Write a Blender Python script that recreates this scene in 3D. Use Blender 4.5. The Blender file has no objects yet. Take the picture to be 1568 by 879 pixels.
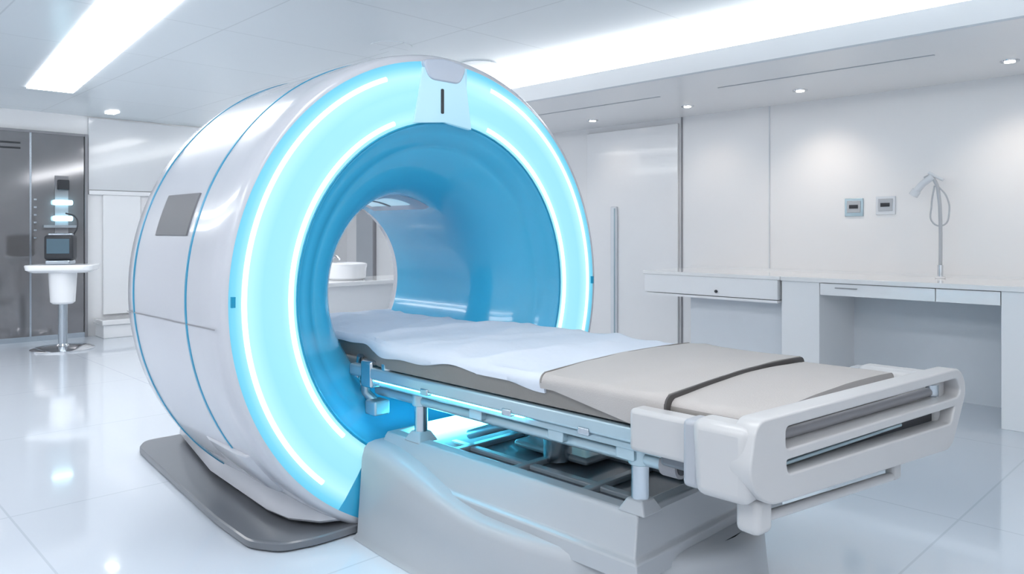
import bpy, bmesh, math, random
from mathutils import Vector, Matrix
random.seed(3)
scene=bpy.context.scene
scene.view_settings.view_transform='Standard'
COL=bpy.context.collection
R=math.radians

# ---------------------------------------------------------------- materials
def mat(name,col,rough=.4,metal=0,emis=None,estr=0,coat=0,var=.03,vscale=6,bump=0,bscale=200,trans=0,alpha=1,spec=.5):
    m=bpy.data.materials.new(name);m.use_nodes=True;nt=m.node_tree;b=nt.nodes["Principled BSDF"]
    b.inputs["Roughness"].default_value=rough;b.inputs["Metallic"].default_value=metal
    b.inputs["Coat Weight"].default_value=coat;b.inputs["Coat Roughness"].default_value=.05
    b.inputs["Transmission Weight"].default_value=trans;b.inputs["Alpha"].default_value=alpha
    b.inputs["Specular IOR Level"].default_value=spec
    tc=nt.nodes.new("ShaderNodeTexCoord");no=nt.nodes.new("ShaderNodeTexNoise");no.inputs["Scale"].default_value=vscale
    nt.links.new(tc.outputs["Object"],no.inputs["Vector"])
    mx=nt.nodes.new("ShaderNodeMix");mx.data_type='RGBA'
    mx.inputs[6].default_value=(*[c*(1-var) for c in col],1);mx.inputs[7].default_value=(*[min(1,c*(1+var)) for c in col],1)
    nt.links.new(no.outputs["Fac"],mx.inputs[0]);nt.links.new(mx.outputs[2],b.inputs["Base Color"])
    if emis:
        b.inputs["Emission Color"].default_value=(*emis,1);b.inputs["Emission Strength"].default_value=estr
    if bump:
        n2=nt.nodes.new("ShaderNodeTexNoise");n2.inputs["Scale"].default_value=bscale;nt.links.new(tc.outputs["Object"],n2.inputs["Vector"])
        bp=nt.nodes.new("ShaderNodeBump");bp.inputs["Strength"].default_value=bump;bp.inputs["Distance"].default_value=.01
        nt.links.new(n2.outputs["Fac"],bp.inputs["Height"]);nt.links.new(bp.outputs[0],b.inputs["Normal"])
    return m
def tiled(name,col,line,rough,w,h,mortar,coat=0,loc=(0,0,0)):
    m=bpy.data.materials.new(name);m.use_nodes=True;nt=m.node_tree;b=nt.nodes["Principled BSDF"]
    tc=nt.nodes.new("ShaderNodeTexCoord");mp=nt.nodes.new("ShaderNodeMapping");mp.inputs["Location"].default_value=loc
    br=nt.nodes.new("ShaderNodeTexBrick");br.offset=0;br.inputs["Scale"].default_value=1
    br.inputs["Brick Width"].default_value=w;br.inputs["Row Height"].default_value=h;br.inputs["Mortar Size"].default_value=mortar
    br.inputs["Mortar Smooth"].default_value=.1
    br.inputs["Color1"].default_value=(*col,1);br.inputs["Color2"].default_value=(*[c*.985 for c in col],1);br.inputs["Mortar"].default_value=(*line,1)
    nt.links.new(tc.outputs["Object"],mp.inputs["Vector"]);nt.links.new(mp.outputs[0],br.inputs["Vector"]);nt.links.new(br.outputs["Color"],b.inputs["Base Color"])
    b.inputs["Roughness"].default_value=rough;b.inputs["Coat Weight"].default_value=coat;b.inputs["Coat Roughness"].default_value=.04
    return m
def emit(name,col,s):
    return mat(name,(.5,.5,.5),.5,emis=col,estr=s)

M_wall=mat("wall_paint",(.90,.905,.92),.25,var=.01,vscale=2)
M_wallglass=mat("wall_glass_panel",(.74,.76,.79),.12,coat=.3,var=.01)
M_ceil=tiled("ceiling_tiles",(.80,.865,.905),(.68,.74,.78),.22,1.2,1.2,.006)
M_floor=tiled("floor_resin",(.69,.745,.82),(.58,.635,.71),.10,1.5,1.5,.005,coat=.5)
M_white=mat("shell_white",(.53,.54,.585),.25,coat=.5,var=.01)
M_white2=mat("table_plastic",(.40,.42,.45),.34,coat=.2,var=.02)  # slight blue tint in the colour stands in for the cyan cast
M_foot=mat("footboard_plastic",(.47,.47,.48),.34,coat=.2,var=.02)
M_bore=mat("bore_blue",(.045,.38,.62),.2,coat=.6,var=.04,vscale=3,emis=(.04,.40,.70),estr=.07)  # faint emission stands in for light reaching into the bore
M_seam=mat("seam_blue",(.01,.25,.42),.3,emis=(.01,.35,.6),estr=.06)
M_grey=mat("panel_grey",(.30,.30,.32),.4,spec=.3)
M_display=mat("side_display_grey",(.17,.17,.185),.45,spec=.2)
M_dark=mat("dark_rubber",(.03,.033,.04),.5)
M_strap=mat("strap_brown",(.06,.055,.055),.6)
M_plate=mat("base_plate_grey",(.15,.16,.18),.3,coat=.3)
M_metal=mat("brushed_metal",(.50,.55,.6),.25,metal=1)
M_rail=mat("rail_aluminium",(.42,.54,.60),.3,metal=.6)  # cyan in the colour imitates ring glow falling on the table rails
M_mattress=mat("mattress_vinyl",(.21,.195,.185),.45,bump=.1,bscale=60)
M_pad=mat("pad_fabric",(.42,.395,.385),.7,bump=.15,bscale=250)
M_sheet=mat("sheet_white",(.60,.64,.72),.8,bump=.35,bscale=22)
M_tray=mat("tray_grey",(.14,.16,.19),.35,coat=.3)
M_tray2=mat("tray_lightgrey",(.26,.30,.34),.35,coat=.3)
M_cab=mat("cabinet_white",(.90,.91,.93),.18,coat=.3,var=.01)
M_counter=mat("counter_marble",(.90,.90,.91),.12,coat=.4,var=.04,vscale=3)
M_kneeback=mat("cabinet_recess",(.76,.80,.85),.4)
M_line=mat("joint_line",(.5,.53,.57),.5)
M_corner=mat("corner_panel_grey",(.36,.38,.42),.3,coat=.3)
M_glassdk=mat("smoked_glass",(.27,.265,.275),.07,metal=.55,var=.05)
M_chrome=mat("chrome",(.75,.76,.78),.1,metal=1)
M_lamp=emit("ceiling_lamp",(1,1,1),9)
M_cove=emit("cove_lamp",(.97,.99,1),7)
M_fill=emit("fill_strip_emitter",(.97,.99,1),8.5)  # emitter of the added fill strip on the left
M_spot=emit("spot_lamp",(1,.95,.88),8)
M_bluelamp=emit("lamp_cyan",(.45,.85,1),6)
M_bedlamp=emit("lamp_underbed",(.10,.70,1),30)
M_railglow=emit("added_rail_glow",(.08,.68,1),16)  # emitter of the added strips that tint the table cyan
M_tube=emit("glow_tube",(.56,.95,1),1.4)
M_capgrey=mat("cap_grey",(.46,.51,.60),.3,coat=.4)
M_bracket=mat("bracket_panel",(.38,.50,.58),.25,emis=(.28,.70,.88),estr=.42)  # opaque bracket; its emission imitates light falling on it
M_window=mat("bore_window_frost",(.45,.55,.62),.25,emis=(.45,.75,.9),estr=.45)

def glow_mat():
    m=bpy.data.materials.new("glow_diffuser");m.use_nodes=True;nt=m.node_tree;b=nt.nodes["Principled BSDF"]
    b.inputs["Base Color"].default_value=(.08,.12,.14,1);b.inputs["Roughness"].default_value=.25
    tc=nt.nodes.new("ShaderNodeTexCoord");sp=nt.nodes.new("ShaderNodeSeparateXYZ");nt.links.new(tc.outputs["Object"],sp.inputs[0])
    cb=nt.nodes.new("ShaderNodeCombineXYZ");nt.links.new(sp.outputs[0],cb.inputs[0]);nt.links.new(sp.outputs[2],cb.inputs[1])
    ln=nt.nodes.new("ShaderNodeVectorMath");ln.operation='LENGTH';nt.links.new(cb.outputs[0],ln.inputs[0])
    cr=nt.nodes.new("ShaderNodeValToRGB");mr=nt.nodes.new("ShaderNodeMapRange")
    mr.inputs[1].default_value=.66;mr.inputs[2].default_value=.93;nt.links.new(ln.outputs["Value"],mr.inputs[0]);nt.links.new(mr.outputs[0],cr.inputs[0])
    e=cr.color_ramp.elements;e[0].position=0;e[0].color=(.13,.60,.82,1);e[1].position=1;e[1].color=(.07,.50,.76,1)
    for p,c in ((.16,(.46,.90,.98,1)),(.30,(.32,.76,.89,1)),(.55,(.29,.73,.87,1)),(.76,(.47,.90,.98,1)),(.9,(.15,.62,.84,1))):
        k=e.new(p);k.color=c
    nt.links.new(cr.outputs[0],b.inputs["Emission Color"]);b.inputs["Emission Strength"].default_value=1.0
    return m
M_glow=glow_mat()

# ---------------------------------------------------------------- helpers
def link(o,parent=None):
    COL.objects.link(o)
    if parent: o.parent=parent
    return o
def mesh_obj(name,bm,m,parent=None,smooth=True,bevel=0,seg=3,loc=None,rot=None,angle=40):
    bmesh.ops.recalc_face_normals(bm,faces=bm.faces)
    me=bpy.data.meshes.new(name);bm.to_mesh(me);bm.free();me.materials.append(m)
    o=bpy.data.objects.new(name,me);link(o,parent)
    if smooth:
        for p in me.polygons:p.use_smooth=True
        try: me.set_sharp_from_angle(angle=R(angle))
        except Exception: pass
    if bevel:
        b=o.modifiers.new("b",'BEVEL');b.width=bevel;b.segments=seg;b.limit_method='ANGLE';b.angle_limit=R(35)
    if loc:o.location=loc
    if rot:o.rotation_euler=rot
    return o
def empty(name,loc=(0,0,0),scale=1):
    o=bpy.data.objects.new(name,None);link(o);o.location=loc;o.scale=(scale,)*3;o.empty_display_size=.1;return o
def box(name,x0,x1,y0,y1,z0,z1,m,parent=None,bevel=0,rot=None):
    bm=bmesh.new();bmesh.ops.create_cube(bm,size=1)
    cx,cy,cz=(x0+x1)/2,(y0+y1)/2,(z0+z1)/2
    for v in bm.verts: v.co=Vector((v.co.x*(x1-x0),v.co.y*(y1-y0),v.co.z*(z1-z0)))
    return mesh_obj(name,bm,m,parent,smooth=bevel>0,bevel=bevel,loc=(cx,cy,cz),rot=rot)
def prism(name,pts,levels,m,parent=None,bevel=0,cap=True,smooth=True):
    bm=bmesh.new();n=len(pts);cx=sum(p[0] for p in pts)/n;cy=sum(p[1] for p in pts)/n;rings=[]
    for z,off in levels:
        ring=[]
        for x,y in pts:
            d=Vector((x-cx,y-cy));l=d.length
            d=d*((l-off)/l);ring.append(bm.verts.new((cx+d.x,cy+d.y,z)))
        rings.append(ring)
    for a,b in zip(rings,rings[1:]):
        for i in range(n): bm.faces.new((a[i],a[(i+1)%n],b[(i+1)%n],b[i]))
    if cap:
        bm.faces.new(rings[0][::-1]);bm.faces.new(rings[-1])
    return mesh_obj(name,bm,m,parent,smooth=smooth,bevel=bevel)
def tube(name,pts,r,m,parent=None,cyclic=False,res=6,smooth=False):
    cd=bpy.data.curves.new(name,'CURVE');cd.dimensions='3D';cd.bevel_depth=r;cd.bevel_resolution=res;cd.use_fill_caps=True
    s=cd.splines.new('BEZIER' if smooth else 'POLY')
    if smooth:
        s.bezier_points.add(len(pts)-1)
        for b,p in zip(s.bezier_points,pts): b.co=p;b.handle_left_type=b.handle_right_type='AUTO'
    else:
        s.points.add(len(pts)-1)
        for b,p in zip(s.points,pts): b.co=(*p,1)
    s.use_cyclic_u=cyclic
    cd.materials.append(m)
    o=bpy.data.objects.new(name,cd);link(o)
    dg=bpy.context.evaluated_depsgraph_get();me=bpy.data.meshes.new_from_object(o.evaluated_get(dg))
    bpy.data.objects.remove(o);o=bpy.data.objects.new(name,me);link(o,parent)
    if not me.materials: me.materials.append(m)
    for p in me.polygons:p.use_smooth=True
    return o
def cyl(name,c,r,z0,z1,m,parent=None,r2=None,seg=48,bevel=0):
    bm=bmesh.new();bmesh.ops.create_cone(bm,cap_ends=True,segments=seg,radius1=r,radius2=r if r2 is None else r2,depth=z1-z0)
    return mesh_obj(name,bm,m,parent,bevel=bevel,loc=(c[0],c[1],(z0+z1)/2))
def lathe(name,c,prof,m,parent=None,seg=48):
    bm=bmesh.new();rings=[]
    for r,z in prof: rings.append([bm.verts.new((r*math.cos(2*math.pi*i/seg),r*math.sin(2*math.pi*i/seg),z)) for i in range(seg)])
    for a,b in zip(rings,rings[1:]):
        for i in range(seg): bm.faces.new((a[i],a[(i+1)%seg],b[(i+1)%seg],b[i]))
    bm.faces.new(rings[0]);bm.faces.new(rings[-1])
    return mesh_obj(name,bm,m,parent,loc=(c[0],c[1],0))
ZC=1.043
def revY(name,prof,m,parent,a0=0,a1=360,n=192,cut=None,closed=False,loc_z=ZC,bevel=0):
    bm=bmesh.new();full=abs(a1-a0)>=360;k=n if full else max(4,int(n*abs(a1-a0)/360));rings=[]
    for i in range(k if full else k+1):
        a=R(a0+(a1-a0)*i/k);rings.append([bm.verts.new((r*math.cos(a),y,r*math.sin(a))) for r,y in prof])
    cnt=len(rings);pn=len(prof)
    for i in range(cnt if full else cnt-1):
        A=rings[i];B=rings[(i+1)%cnt]
        for j in range(pn if closed else pn-1): bm.faces.new((A[j],A[(j+1)%pn],B[(j+1)%pn],B[j]))
    if closed and not full:
        bm.faces.new(rings[0]);bm.faces.new(rings[-1][::-1])
    if cut is not None:
        bmesh.ops.bisect_plane(bm,geom=bm.verts[:]+bm.edges[:]+bm.faces[:],plane_co=(0,0,cut-loc_z),plane_no=(0,0,-1),clear_outer=True)
    return mesh_obj(name,bm,m,parent,loc=(0,0,loc_z),angle=50,bevel=bevel)
def arc(r,y,a0,a1,n=90): return [(r*math.cos(R(a0+(a1-a0)*i/n)),y,ZC+r*math.sin(R(a0+(a1-a0)*i/n))) for i in range(n+1)]
def shape2d(name,loops,thick,bev,m,parent,loc,rot):
    cd=bpy.data.curves.new(name,'CURVE');cd.dimensions='2D';cd.fill_mode='BOTH';cd.extrude=thick/2-bev;cd.bevel_depth=bev;cd.bevel_resolution=3
    for L in loops:
        s=cd.splines.new('POLY');s.points.add(len(L)-1)
        for b,p in zip(s.points,L): b.co=(p[0],p[1],0,1)
        s.use_cyclic_u=True
    o=bpy.data.objects.new(name,cd);link(o)
    dg=bpy.context.evaluated_depsgraph_get();me=bpy.data.meshes.new_from_object(o.evaluated_get(dg))
    bpy.data.objects.remove(o);o=bpy.data.objects.new(name,me);link(o,parent);me.materials.clear();me.materials.append(m)
    for p in me.polygons:p.use_smooth=True
    try: me.set_sharp_from_angle(angle=R(30))
    except Exception: pass
    o.location=loc;o.rotation_euler=rot;return o
def roundpoly(pts,r,n=6):
    out=[];N=len(pts)
    for i in range(N):
        p=Vector(pts[i]);a=(Vector(pts[i-1])-p);b=(Vector(pts[(i+1)%N])-p)
        rr=min(r if not isinstance(r,(list,tuple)) else r[i],a.length*.48,b.length*.48)
        A=p+a.normalized()*rr;B=p+b.normalized()*rr
        for k in range(n+1):
            t=k/n;q=A*(1-t)**2+p*2*t*(1-t)+B*t*t;out.append((q.x,q.y))
    return out

# ---------------------------------------------------------------- room
WX=4.18;BY=7.5;CZ=2.7;LX=-4.2;FY=-5.0;SZ=2.42;SX=2.48
box("floor",LX-.1,WX+.1,FY-.1,BY+.1,-.1,0,M_floor)
box("ceiling",LX-.1,WX+.1,FY-.1,BY+.1,CZ,CZ+.1,M_ceil)
box("wall_right",WX,WX+.1,FY,BY,0,CZ,M_wall)
box("wall_left",LX-.1,LX,FY,BY,0,CZ,M_wall)
box("wall_back",LX-.1,WX+.1,BY,BY+.1,0,CZ,M_wall)
box("wall_front",LX-.1,WX+.1,FY-.1,FY,0,CZ,M_wall)
box("trim_1",SX,WX,FY,BY,SZ,2.57,M_wall)
box("trim_2",SX+.05,WX,FY,BY,2.57,CZ,M_wall)
box("trim_7",SX-.003,SX+.004,FY,BY,SZ,SZ+.012,M_line)
cove=empty("cove_light_strip");box("diffuser",SX+.02,SX+.05,FY,BY,2.575,2.695,M_cove,cove)
box("trim_8",LX,-3.35,FY,BY,SZ,2.57,M_wall)
fill_strip=empty("added_fill_strip");box("diffuser",-3.45,-3.40,FY,BY,2.575,2.695,M_fill,fill_strip)  # fill strip added out of view to brighten the right wall
for i,(a,b,x) in enumerate(((-1.2,.35,3.05),(.9,2.6,3.05),(-3.2,-1.9,3.05))):
    v=empty("ceiling_air_vent" if i==0 else "ceiling_air_vent.%03d"%i);box("slot",x,x+.02,a,b,SZ-.004,SZ+.001,M_line,v)
for i,(x,y) in enumerate(((3.63,.99),(3.62,-.06),(3.60,-1.5),(3.7,2.15),(3.63,3.4),(3.63,-2.8))):
    d=empty("recessed_downlight" if i==0 else "recessed_downlight.%03d"%i,(x,y,SZ))
    bm=bmesh.new();bmesh.ops.create_cone(bm,cap_ends=True,segments=32,radius1=.055,radius2=.057,depth=.008);mesh_obj("trim_ring",bm,M_chrome,d,loc=(0,0,-.004))
    bm=bmesh.new();bmesh.ops.create_cone(bm,cap_ends=True,segments=32,radius1=.032,radius2=.032,depth=.004);mesh_obj("lens",bm,M_spot,d,loc=(0,0,-.010))
    L=bpy.data.lights.new("spot",'SPOT');L.energy=(7,17,17,4,4,17)[i];L.spot_size=R(105);L.spot_blend=1;L.color=(1,.86,.72);L.shadow_soft_size=.06
    lo=bpy.data.objects.new("spot",L);link(lo,d);lo.location=(.05,0,-.03);lo.rotation_euler=(0,R(-18),0)
def ceil_panel(name,pts):
    e=empty(name);bm=bmesh.new();t=[bm.verts.new((x,y,CZ-.001)) for x,y in pts];b=[bm.verts.new((x,y,CZ-.012)) for x,y in pts]
    bm.faces.new(t);bm.faces.new(b[::-1])
    for i in range(4): bm.faces.new((t[i],t[(i+1)%4],b[(i+1)%4],b[i]))
    mesh_obj("diffuser",bm,M_lamp,e,smooth=False)
ceil_panel("ceiling_light_panel",[(-.49,5.85),(-.09,5.83),(-.53,1.5),(-.92,1.5)])
ceil_panel("added_fill_panel.001",[(-2.9,5.8),(-2.6,5.8),(-2.6,1.0),(-2.9,1.0)])  # added fill panel, out of view on the left
ceil_panel("added_fill_panel.002",[(-.9,-.6),(-.5,-.6),(-.5,-4.4),(-.9,-4.4)])  # fill panel added out of view for more room light
ceil_panel("added_fill_panel.003",[(-2.9,-.6),(-2.5,-.6),(-2.5,-4.4),(-2.9,-4.4)])  # second fill panel added out of view near the camera
ceil_panel("ceiling_light_panel.004",[(.56,7.05),(.66,7.05),(.66,6.85),(.56,6.85)])
ceil_panel("added_fill_panel.005",[(1.6,5.4),(1.9,5.4),(1.9,3.0),(1.6,3.0)])  # added behind the scanner, unseen, to brighten the rear of the room
for i,(x,y) in enumerate(((1.1,2.0),(2.0,2.0))):
    v=empty("ceiling_speaker" if i==0 else "ceiling_speaker.001");cyl("grille",(x,y),.16,CZ-.006,CZ+.001,M_ceil,v)

box("trim_3",WX-.012,WX,1.392,1.404,.0,SZ,M_grey)
box("trim_4",WX-.010,WX,.475,.483,.93,SZ,M_kneeback)
dr=empty("sliding_door");box("leaf",WX-.03,WX-.001,1.43,2.6,.02,2.36,M_cab,dr,.004)
box("pull_handle",WX-.06,WX-.03,2.17,2.25,.18,1.55,M_kneeback,dr,.01);
box("pull_edge",WX-.065,WX-.058,2.185,2.20,.20,1.53,M_rail,dr)
for i,(y,z) in enumerate(((-.27,1.485),(-.52,1.495))):
    s=empty("wall_socket" if i==0 else "wall_socket.001");box("plate",WX-.012,WX,y-.075,y+.075,z-.075,z+.075,M_rail if i==0 else M_kneeback,s,.004)
    box("face",WX-.018,WX-.01,y-.055,y+.055,z-.045,z+.055,M_line,s,.003);box("slot",WX-.022,WX-.016,y-.035,y+.035,z-.01,z+.02,M_dark,s)
ct=empty("wall_counter");CF=3.42;CT=.93
box("top_right",CF-.02,WX-.001,-4.6,0,CT-.035,CT,M_counter,ct,.004)
box("top_left",CF-.04,WX-.001,.0,1.3,CT-.03,CT,M_counter,ct,.004)
box("drawer_left",CF-.03,WX-.02,.02,1.29,CT-.19,CT-.03,M_cab,ct,.004)
box("shelf_left",CF-.035,WX-.02,.02,1.29,CT-.215,CT-.195,M_cab,ct)
bm=bmesh.new();bmesh.ops.create_cone(bm,cap_ends=True,segments=24,radius1=.013,radius2=.013,depth=.012)
mesh_obj("lock",bm,M_dark,ct,loc=(CF-.034,.56,CT-.15),rot=(0,R(90),0))
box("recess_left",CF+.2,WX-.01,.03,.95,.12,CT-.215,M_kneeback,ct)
box("pillar",CF,WX-.01,-.30,-.0,0,CT-.035,M_cab,ct,.003)
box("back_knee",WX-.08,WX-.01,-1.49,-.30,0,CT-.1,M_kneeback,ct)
box("drawer_mid_1",CF,WX-.1,-1.10,-.305,CT-.13,CT-.04,M_cab,ct,.003)
box("drawer_mid_2",CF,WX-.1,-1.485,-1.105,CT-.13,CT-.04,M_cab,ct,.003)
box("drawer_pull",CF-.008,CF,-.58,-.42,CT-.075,CT-.068,M_grey,ct)
box("cabinet_right",CF,WX-.01,-4.6,-1.49,0,CT-.035,M_cab,ct,.003)
for y in (-2.2,-2.9,-3.6): box("door_gap",CF-.002,CF+.002,y,y+.006,.08,CT-.05,M_grey,ct)
box("upstand",WX-.012,WX-.001,-4.6,1.3,CT,CT+.02,M_cab,ct)
tp=empty("spray_tap",(4.0,-.97,CT))
cyl("base",(0,0),.035,0,.015,M_cab,tp,bevel=.004);cyl("collar",(0,0),.02,.01,.10,M_chrome,tp)
tube("riser",[(0,0,.02),(0,0,.45),(0,.01,.62),(0,.03,.72),(0,.07,.77),(0,.11,.76)],.013,M_line,tp,smooth=True)
tube("hose",[(0,.02,.70),(0,-.04,.62),(0,-.06,.5),(0,-.02,.40),(0,.05,.42),(0,.06,.55),(0,.04,.70)],.006,M_line,tp,smooth=True)
tube("spray_head",[(0,.05,.77),(0,.12,.72),(0,.17,.66)],.026,M_kneeback,tp)
tube("spray_nozzle",[(0,.165,.668),(0,.19,.63)],.034,M_kneeback,tp)
tube("spray_lever",[(0,.08,.80),(0,-.02,.74)],.012,M_kneeback,tp)
box("baseboard_right",WX-.012,WX-.001,2.6,6.65,0,.08,M_cab)

gp=empty("glass_partition")
box("pane_1",-1.6,-.13,BY-.05,BY-.03,.06,2.40,M_glassdk,gp);box("pane_2",-.11,.44,BY-.05,BY-.03,.06,2.40,M_glassdk,gp)
box("frame_top",-1.62,.48,BY-.06,BY-.001,2.44,2.47,M_grey,gp);box("frame_side",.45,.48,BY-.07,BY-.001,0,2.47,M_grey,gp)
box("frame_bottom",-1.62,.48,BY-.06,BY-.001,0,.06,M_metal,gp);box("mullion",-.13,-.11,BY-.06,BY-.001,.06,2.44,M_metal,gp)
box("transom",-1.6,.44,BY-.05,BY-.03,2.40,2.44,M_glassdk,gp)
for k in range(2): box("grille_%d"%k,-.55,-.22,BY-.056,BY-.05,2.30-.06*k,2.32-.06*k,M_dark,gp)
wl=empty("wall_lamp_fixture")
box("backplate",.13,.27,BY-.06,BY-.05,1.12,1.95,M_grey,wl)
for z in (1.63,1.44): 
    box("lamp",.10,.31,BY-.12,BY-.06,z-.03,z+.03,M_bluelamp,wl,.02)
box("shelf_light",.0,.36,BY-.12,BY-.05,1.33,1.36,M_metal,wl);box("top_box",.15,.27,BY-.12,BY-.06,1.78,1.9,M_dark,wl,.01)
for k in range(6): box("peg_%d"%k,-.09,-.06,BY-.07,BY-.05,1.2+.09*k,1.22+.09*k,M_metal,wl)
box("trim_5",.50,1.9,BY-.03,BY-.001,1.80,2.68,M_wallglass)
box("trim_6",.50,1.9,BY-.05,BY-.001,1.74,1.79,M_cab)
box("door_1",.66,1.10,BY-.04,BY-.001,.25,1.74,M_cab,bevel=.01)
lb=empty("low_bench");box("plinth",.56,1.9,BY-.4,BY-.06,0,.16,M_cab,lb,.01);box("top",.54,1.92,BY-.43,BY-.06,.16,.22,M_counter,lb,.01)
box("door_2",WX-.03,WX-.001,6.75,7.2,.0,1.62,M_line,bevel=.005)
box("trim_9",WX-.04,WX-.001,6.70,6.74,.0,1.66,M_grey)

st=empty("pedestal_stand",(-.01,6.53,0))
lathe("base",(0,0),[(.31,0),(.31,.015),(.27,.03),(.06,.045),(.04,.07)],M_chrome,st)
cyl("post",(0,0),.045,.05,.55,M_metal,st);lathe("sleeve",(0,0),[(.10,.50),(.12,.52),(.14,.88),(.10,.89)],M_cab,st)
prism("top",roundpoly([(-.33,-.20),(.33,-.20),(.33,.20),(-.33,.20)],.08),[(.84,.07),(.87,.01),(.915,0),(.925,.01)],M_cab,st)
st.rotation_euler=(0,0,R(-30))
dv=empty("tabletop_monitor",(-.03,6.53,.926))
box("body",-.14,.14,-.09,.09,.05,.32,M_dark,dv,.03);box("screen",-.11,.11,-.098,-.088,.12,.28,mat("screen_blue",(.03,.05,.07),.15,emis=(.15,.28,.38),estr=.35),dv,.008)
box("handle",-.12,.12,-.03,.03,.30,.34,M_metal,dv,.012)
box("foot",-.12,.12,-.11,.1,.0,.05,M_metal,dv,.015);tube("cable",[(.1,.05,.3),(.15,.05,.42),(.12,.08,.52),(.02,.1,.56)],.008,M_dark,dv,smooth=True)
dv.rotation_euler=(0,0,R(-30))
rc=empty("rear_counter");box("carcass",.9,2.9,3.55,4.15,0,.76,M_cab,rc,.005);box("top",.88,2.92,3.5,4.17,.76,.80,M_counter,rc,.005)
bs=empty("wash_basin");lathe("bowl",(1.87,3.85),[(.17,.801),(.19,.82),(.20,.92),(.205,.93),(.205,.96),(.17,.97),(.17,.94),(.13,.86)],M_cab,bs)
tube("tap",[(1.87,4.11,.80),(1.87,4.11,1.0),(1.87,4.05,1.03),(1.87,3.98,1.0)],.011,M_chrome,bs,smooth=True)
bt=empty("soap_bottle");lathe("body",(1.66,4.08),[(.045,.80),(.05,.81),(.05,1.12),(.04,1.16),(.03,1.24)],mat("bottle_blue",(.06,.10,.22),.2),bt)

# ---------------------------------------------------------------- scanner
S=1.153;OFF=-.17*S
G=empty("mri_scanner",(0,0,OFF),S)
CUT=.205
outer=[(.922,-.006),(.934,-.006),(.944,0.004),(.952,.022),(.957,.06),(.958,.14),(.958,.78),(.950,.86),(.925,.92),(.87,.965),(.78,.99),(.6,1.0),(.46,.985),(.415,.955),(.40,.90)]
revY("outer_shell",outer,M_white,G,cut=CUT)
bore=[(.40,.90),(.40,.34),(.405,.28),(.425,.215),(.455,.165),(.50,.115),(.545,.08),(.575,.062),(.597,.052),(.603,.040),(.64,.022),(.665,.004),(.672,-.004),(.680,-.006)]
revY("bore_liner",bore,M_bore,G)
face=[(.680,-.006),(.70,-.012),(.79,-.016),(.88,-.013),(.922,-.006)]
revY("glow_panel_left",face,M_glow,G,99,236)
revY("glow_panel_right",face,M_glow,G,-100,84,cut=CUT)
revY("face_lower",face,M_bore,G,236,260,cut=CUT)
revY("face_upper",face,M_bracket,G,84,99)
for nm,r,a0,a1 in (("tube_outer_left",.872,111,228),("tube_inner_left",.706,113,225),("tube_outer_right",.872,-48,75),("tube_inner_right",.703,-48,73)):
    tube(nm,arc(r,-.011,a0,a1),.010,M_tube,G,res=4)
tube("bore_seam",arc(.680,-.006,0,360)[:-1],.004,M_seam,G,cyclic=True,res=3)
def plateXZ(name,pts,y0,y1,m,bev,parent=G):
    bm=bmesh.new();a=[bm.verts.new((x,y0,z)) for x,z in pts];b=[bm.verts.new((x,y1,z)) for x,z in pts];n=len(pts)
    bm.faces.new(a);bm.faces.new(b[::-1])
    for i in range(n): bm.faces.new((a[i],a[(i+1)%n],b[(i+1)%n],b[i]))
    return mesh_obj(name,bm,m,parent,bevel=bev,angle=30)
cx=-.035
plateXZ("bracket_plate",[(cx-.155,1.705),(cx-.11,1.93),(cx,1.945),(cx+.11,1.93),(cx+.145,1.705),(cx,1.722)],-.022,.02,M_bracket,.003)
plateXZ("bracket_slot",roundpoly([(cx-.020,1.755),(cx-.006,1.755),(cx-.006,1.855),(cx-.020,1.855)],.006,3),-.026,-.018,M_dark,.001)
plateXZ("bracket_cap",roundpoly([(cx-.115,1.958),(cx-.08,1.885),(cx+.08,1.885),(cx+.115,1.963),(cx,1.978)],.03,5),-.028,.05,M_capgrey,.006)
for y in (.25,.77): revY("seam_ring",[(.957,y-.008),(.9605,y-.006),(.9605,y+.006),(.957,y+.008)],M_seam,G,cut=CUT)
revY("seam_long",[(.9575,.02),(.960,.03),(.960,.85),(.956,.86)],M_grey,G,184.6,184.85)
revY("side_display",[(.957,.30),(.963,.305),(.963,.60),(.957,.605)],M_display,G,157,166.5)
revY("latch",[(.903,-.018),(.915,-.018),(.915,-.004),(.903,-.004)],M_seam,G,178.3,180.5,closed=True)
revY("latch_r",[(.903,-.018),(.915,-.018),(.915,-.004),(.903,-.004)],M_seam,G,-1.0,1.2,closed=True)
revY("bore_window",[(.399,.36),(.388,.38),(.388,.80),(.399,.82)],M_capgrey,G,62,108)
revY("bore_window_glass",[(.389,.43),(.384,.44),(.384,.74),(.389,.75)],M_window,G,70,100)
revY("bore_window_bar",[(.385,.58),(.380,.585),(.380,.60),(.385,.605)],M_grey,G,70,100)
revY("side_pocket",[(.950,.10),(.968,.13),(.972,.22),(.966,.44),(.952,.52)],M_white,G,214,226,closed=True,bevel=.006)
foot=[(-.40,.03),(-.50,.05),(-.575,.14),(-.60,.26),(-.56,.9),(-.45,1.62),(-.38,1.70),(.38,1.70),(.45,1.62),(.56,.9),(.60,.26),(.575,.14),(.50,.05),(.40,.03)]
footf=[(-.36,-.005),(-.46,.0),(-.56,.05),(-.625,.16),(-.64,.30),(-.60,.9),(-.46,1.62),(-.38,1.70),(.38,1.70),(.46,1.62),(.60,.9),(.64,.30),(.625,.16),(.56,.05),(.46,.0),(.36,-.005)]
prism("foot_skirt",footf,[(.225,.01),(.235,.0),(.27,.005),(.33,.02),(.40,.05)],M_white,G)
prism("foot_shadow_gap",foot,[(.19,.03),(.228,.03)],M_dark,G)
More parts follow.
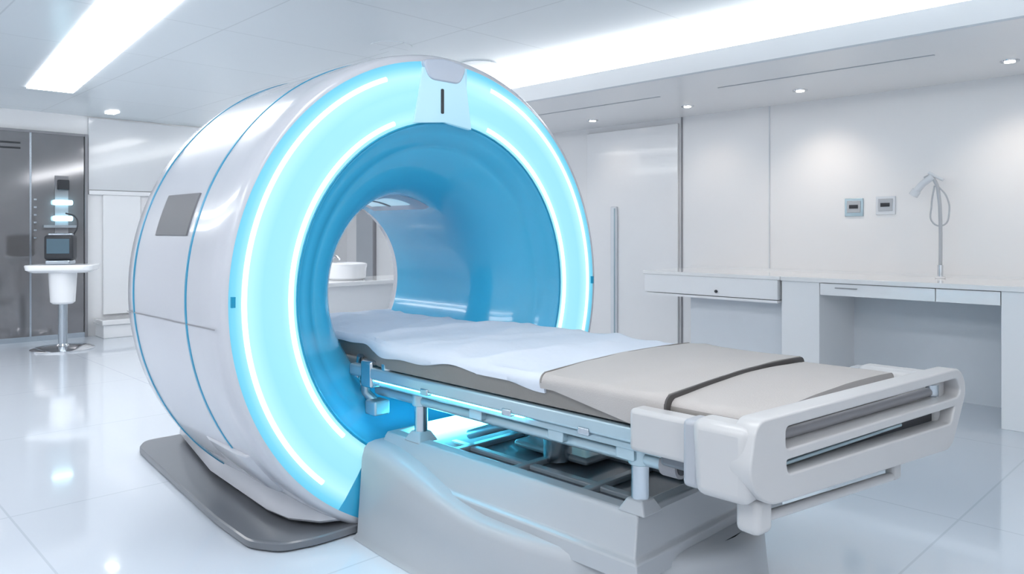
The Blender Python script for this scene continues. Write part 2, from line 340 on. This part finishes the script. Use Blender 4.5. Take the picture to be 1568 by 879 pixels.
plate=[(-.36,-.01),(-.60,-.005),(-.72,.03),(-.785,.14),(-.775,.45),(-.66,1.62),(-.60,1.72),(.60,1.72),(.66,1.62),(.775,.45),(.785,.14),(.72,.03),(.60,-.005),(.36,-.01)]
prism("base_plate",roundpoly(plate,.04,4),[(.170,.02),(.178,0),(.20,0),(.205,.006)],M_plate,G)

# ---------------------------------------------------------------- patient table
T=empty("patient_table",(0,0,OFF),S)
ped=[(-.44,-.03),(-.46,-.3),(-.462,-.6),(-.45,-.85),(-.39,-1.08),(-.25,-1.25),(0,-1.35),(.25,-1.25),(.39,-1.08),(.45,-.85),(.462,-.6),(.46,-.3),(.44,-.03)]
def hfun(y):
    t=max(0,min(1,(y+.75)/.7));return .405+.105*t*t*(3-2*t)
bm=bmesh.new();n=len(ped);pp=[]
for i in range(n-1):
    p0=Vector(ped[max(i-1,0)]);p1=Vector(ped[i]);p2=Vector(ped[i+1]);p3=Vector(ped[min(i+2,n-1)])
    for s in range(5):
        t=s/5;q=.5*((2*p1)+(-p0+p2)*t+(2*p0-5*p1+4*p2-p3)*t*t+(-p0+3*p1-3*p2+p3)*t**3);pp.append(q)
pp.append(Vector(ped[-1]))
rings=[]
for f,off in ((0,-.03),(.05,-.012),(.5,.0),(.84,.008),(.94,.018),(.985,.035),(1.0,.065)):
    ring=[]
    for q in pp:
        d=Vector((q.x,q.y+.3)) if q.y<-.3 else Vector((q.x,0))
        if d.length>1e-5: d=d.normalized()*off
        ring.append(bm.verts.new((q.x-d.x,q.y-d.y,.171+(hfun(q.y)-.171)*f)))
    rings.append(ring)
m_=len(pp)
for a,b in zip(rings,rings[1:]):
    for i in range(m_-1): bm.faces.new((a[i],a[i+1],b[i+1],b[i]))
for i in range(m_//2):
    j=m_-1-i;j2=m_-2-i
    if j2>i+1: bm.faces.new((rings[-1][i],rings[-1][i+1],rings[-1][j2],rings[-1][j]))
bm.faces.new([r[0] for r in rings]+[r[-1] for r in rings[::-1]])
mesh_obj("pedestal_shell",bm,M_white2,T,angle=60)
def taper(name,x0,x1,y0,y1,z0,x2,x3,y2,y3,z1,m,bev=.01,parent=T):
    bm=bmesh.new();a=[bm.verts.new(c) for c in ((x0,y0,z0),(x1,y0,z0),(x1,y1,z0),(x0,y1,z0))];b=[bm.verts.new(c) for c in ((x2,y2,z1),(x3,y2,z1),(x3,y3,z1),(x2,y3,z1))]
    bm.faces.new(a);bm.faces.new(b)
    for i in range(4): bm.faces.new((a[i],a[(i+1)%4],b[(i+1)%4],b[i]))
    return mesh_obj(name,bm,m,parent,bevel=bev,angle=30)
bm=bmesh.new();lv=[]
for (x,y0,y1,z) in ((.405,-1.235,-.05,.38),(.40,-1.23,-.05,.428),(.385,-1.215,-.05,.436),(.345,-1.195,-.05,.525),(.335,-1.185,-.05,.537),(.290,-1.145,-.06,.537),(.282,-1.137,-.065,.528),(.275,-1.12,-.07,.475)):
    lv.append([bm.verts.new(c) for c in ((-x,y0,z),(x,y0,z),(x,y1,z),(-x,y1,z))])
for a,b in zip(lv,lv[1:]):
    for i in range(4): bm.faces.new((a[i],a[(i+1)%4],b[(i+1)%4],b[i]))
bm.faces.new(lv[-1])
mesh_obj("tray_housing",bm,M_white2,T,angle=25,bevel=.004)
box("tray_floor",-.274,.274,-1.118,-.075,.470,.480,M_tray,T)
for i in range(3):
    y=-.90+.30*i;box("tray_rib_%d"%i,-.272,.272,y-.016,y+.016,.48,.500,M_tray2,T,.005)
for x in (-.14,.14): box("tray_spine",x-.016,x+.016,-1.115,-.08,.48,.497,M_tray2,T,.005)
box("tray_cover",-.02,.24,-.75,-.40,.49,.515,M_tray2,T,.012)
cyl("lift_ram",(-.02,-.62),.05,.49,.70,M_metal,T);tube("lift_link_1",[(-.10,-.25,.52),(-.10,-.66,.67)],.018,M_rail,T);tube("lift_link_2",[(.12,-.25,.52),(.12,-.66,.67)],.018,M_rail,T)
lmp=box("underbed_light_bar",-.22,.22,-.12,-.075,.50,.55,M_bedlamp,T,.01)
for i,(x,y) in enumerate(((-.3,-.21),(-.3,-1.17),(.26,-.21),(.26,-1.17))):
    cyl("post_%d"%i,(x,y),.024,.47,.70,M_metal,T);cyl("post_collar_%d"%i,(x,y),.032,.655,.70,M_rail,T,bevel=.004);taper("post_foot_%d"%i,x-.045,x+.045,y-.045,y+.045,.53,x-.026,x+.026,y-.026,y+.026,.565,M_white2,.005)
for sx in (-1,1):
    tube("lower_tube_%d"%(sx+1),[(sx*.30,.05,.675),(sx*.30,-1.27,.675)],.022,M_rail,T)
    tube("lower_tube_end_%d"%(sx+1),[(sx*.30,-1.25,.675),(sx*.30,-1.30,.675)],.032,M_grey,T)
    tube("lower_tube_hole_%d"%(sx+1),[(sx*.30,-1.29,.675),(sx*.30,-1.303,.675)],.022,M_dark,T)
    box("side_rail_%d"%(sx+1),sx*.375-.018,sx*.375+.018,-1.30,.12,.733,.778,M_rail,T,.010)
    box("side_rail_lower_%d"%(sx+1),sx*.345-.012,sx*.345+.012,-1.30,.05,.703,.725,M_rail,T,.006)
    box("added_rail_glow_%d"%(sx+1),sx*.370-.008,sx*.370+.008,-.80,-.02,.726,.732,M_railglow,T)  # glowing strip added to throw cyan onto the table sides
    for y in (-.55,-.9,-1.15): box("rail_bracket",sx*.33-.015,sx*.33+.015,y-.03,y+.03,.67,.74,M_rail,T,.005)
    for y in (-.35,-.75,-1.05): box("rail_clamp",sx*.375-.024,sx*.375+.024,y-.02,y+.02,.727,.748,M_metal,T,.004)
    box("end_bracket_%d"%(sx+1),sx*.36-.035,sx*.36+.035,-.03,.04,.70,.80,M_metal,T,.01)
    tube("hinge_arm_%d"%(sx+1),[(sx*.36,.06,.77),(sx*.33,.10,.66),(sx*.30,.03,.60)],.018,M_rail,T)
    tube("hinge_arm2_%d"%(sx+1),[(sx*.34,.12,.80),(sx*.33,.16,.70),(sx*.32,.08,.64)],.014,M_metal,T)
    box("hinge_block_%d"%(sx+1),sx*.32-.035,sx*.32+.035,.0,.07,.585,.64,M_rail,T,.008)
    cyl("hinge_bolt_%d"%(sx+1),(sx*.36,-.10),.03,.775,.80,M_metal,T,bevel=.004)
for y in (-.21,-.7,-1.19): box("cross_beam",-.30,.30,y-.02,y+.02,.655,.695,M_rail,T,.005)
box("underframe",-.34,.34,-1.5,.7,.735,.79,M_mattress,T,.01)

def halfw(y):
    t=max(0,min(1,(y+.15)/.35));t=t*t*(3-2*t);return .405*(1-t)+.325*t
def slab(name,y0,y1,zt,zb,extra,m,parent=T,crown=.012,ny=60,wr=0,hem=None,rnd=.03,seed=0,skew=0,wave=0):
    bm=bmesh.new();rings=[];rg=random.Random(seed);ph=[rg.uniform(0,6.28) for _ in range(6)]
    for i in range(ny+1):
        y=y0+(y1-y0)*i/ny;w=halfw(y)+extra
        prof=[]
        zbl=zb+(hem(y) if hem else 0)
        prof.append((-w+.004,zbl))
        prof.append((-w,zt-rnd*1.4 if zt-rnd*1.4>zbl else zbl+.002))
        for k in range(1,6):
            a=k/6*math.pi/2;prof.append((-w+rnd*(1-math.cos(a)),zt-rnd+rnd*math.sin(a)-.004*(1-k/6)))
        N=24
        for k in range(N+1):
            x=-w+rnd+(2*w-2*rnd)*k/N
            zz=zt+crown*(1-(x/w)**2)
            if wr:
                zz+=wr*(math.sin(9*x+5*y+ph[0])*.5+math.sin(23*y+7*x+ph[1])*.3+math.sin(31*x-14*y+ph[2])*.25+max(0,math.sin(17*y+4*x+ph[3]))**6*.9+max(0,math.sin(13*y-6*x+ph[4]))**8*.8)
            prof.append((x,zz))
        for k in range(5,0,-1):
            a=k/6*math.pi/2;prof.append((w-rnd*(1-math.cos(a)),zt-rnd+rnd*math.sin(a)-.004*(1-k/6)))
        prof.append((w,zt-rnd*1.4 if zt-rnd*1.4>zbl else zbl+.002));prof.append((w-.004,zbl))
        rings.append([bm.verts.new((x,y+skew*x+wave*math.sin(11*x+1),z)) for x,z in prof])
    L=len(rings[0])
    for a,b in zip(rings,rings[1:]):
        for j in range(L-1): bm.faces.new((a[j],a[j+1],b[j+1],b[j]))
        bm.faces.new((a[L-1],a[0],b[0],b[L-1]))
    bm.faces.new(rings[0]);bm.faces.new(rings[-1][::-1])
    return mesh_obj(name,bm,m,parent,angle=60)
slab("mattress",-1.56,.88,.862,.785,-.01,M_mattress,rnd=.02)
slab("sheet",-.90,.86,.872,.835,0,M_sheet,wr=.009,hem=lambda y:.010*math.sin(9*y)+.005*math.sin(23*y),seed=2,rnd=.025,ny=160,skew=.03)
slab("pad_mid",-1.31,-.89,.877,.79,.008,M_pad,rnd=.02,hem=lambda y:.055*max(0,min(1,(y+1.27)/.33))-.01,seed=3,wr=.0025,skew=.03)
slab("pad_foot",-1.575,-1.314,.866,.835,-.012,M_pad,rnd=.02,seed=4,wr=.001,skew=-.02)
slab("strap",-1.316,-1.309,.8762,.79,.0081,M_strap,rnd=.02,ny=4,skew=.03)
slab("sheet_seam",-.898,-.893,.879,.85,.009,M_mattress,rnd=.02,ny=3,skew=.03)
# footboard
FB=bpy.data.objects.new("footboard",None);link(FB,T);FB.location=(0.0,-1.645,0);FB.rotation_euler=(0,0,R(-6.8))
ow=roundpoly([(-.50,.878),(.50,.880),(.54,.82),(.44,.664),(-.46,.700),(-.53,.76)],[.03,.04,.06,.04,.04,.05],8)
h1=roundpoly([(-.40,.860),(.48,.862),(.51,.82),(.485,.797),(-.40,.801)],.02,5)
h2=roundpoly([(-.40,.787),(.47,.783),(.44,.728),(-.39,.746)],.016,5)
shape2d("frame",[ow,h1[::-1],h2[::-1]],.055,.005,M_foot,FB,(0,0,0),(R(90),0,0))
tube("inner_bar",[(-.41,.03,.815),(.48,.03,.815)],.013,M_grey,FB)
box("slot_back",-.42,.46,.02,.027,.725,.795,M_dark,FB)
box("slot_bar",-.40,.20,.0,.02,.756,.765,M_rail,FB,.003)
cyl("knob",(.44,.03),.022,.80,.84,M_metal,FB,bevel=.005)
tube("grab_bar",[(-.44,.02,.650),(.17,.02,.622),(.19,.02,.63),(.19,.02,.68)],.012,M_foot,FB)
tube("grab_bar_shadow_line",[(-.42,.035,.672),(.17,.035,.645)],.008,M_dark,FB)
box("grab_knuckle",-.475,-.415,-.01,.05,.625,.705,M_foot,FB,.015)
box("grab_plate",.17,.21,.005,.035,.612,.68,M_foot,FB,.010)
box("bumper",.505,.55,-.02,.02,.77,.84,M_grey,FB,.012)
for sx in (-1,1):
    box("side_arm_%d"%(sx+1),sx*.430-.03,sx*.430+.03,-1.50,-1.25,.740,.845,M_foot,T,.012)
    taper("corner_%d"%(sx+1),sx*.47-.05,sx*.47+.035,-1.60 if sx<0 else -1.69,-1.47,.700,sx*.47-.05,sx*.47+.035,-1.60 if sx<0 else -1.69,-1.46,.868,M_foot,.022)
    box("corner_panel_%d"%(sx+1),sx*.468-.035,sx*.468+.035,-1.475,-1.43,.705,.858,M_corner,T,.012)
box("undertray",-.40,.40,-1.58,-1.30,.70,.735,M_tray,T,.01)

# ---------------------------------------------------------------- lighting / camera
w=bpy.data.worlds.new("world");scene.world=w;w.use_nodes=True;w.node_tree.nodes["Background"].inputs[0].default_value=(.8,.9,1,1);w.node_tree.nodes["Background"].inputs[1].default_value=.5
cd=bpy.data.cameras.new("camera");co=bpy.data.objects.new("camera",cd);link(co)
co.location=(-2.271,-2.733,1.28);co.rotation_euler=(R(90),0,R(-44.6));cd.sensor_width=36;cd.lens=1150/1568*36;cd.shift_y=-.0538;cd.clip_start=.05
scene.camera=co
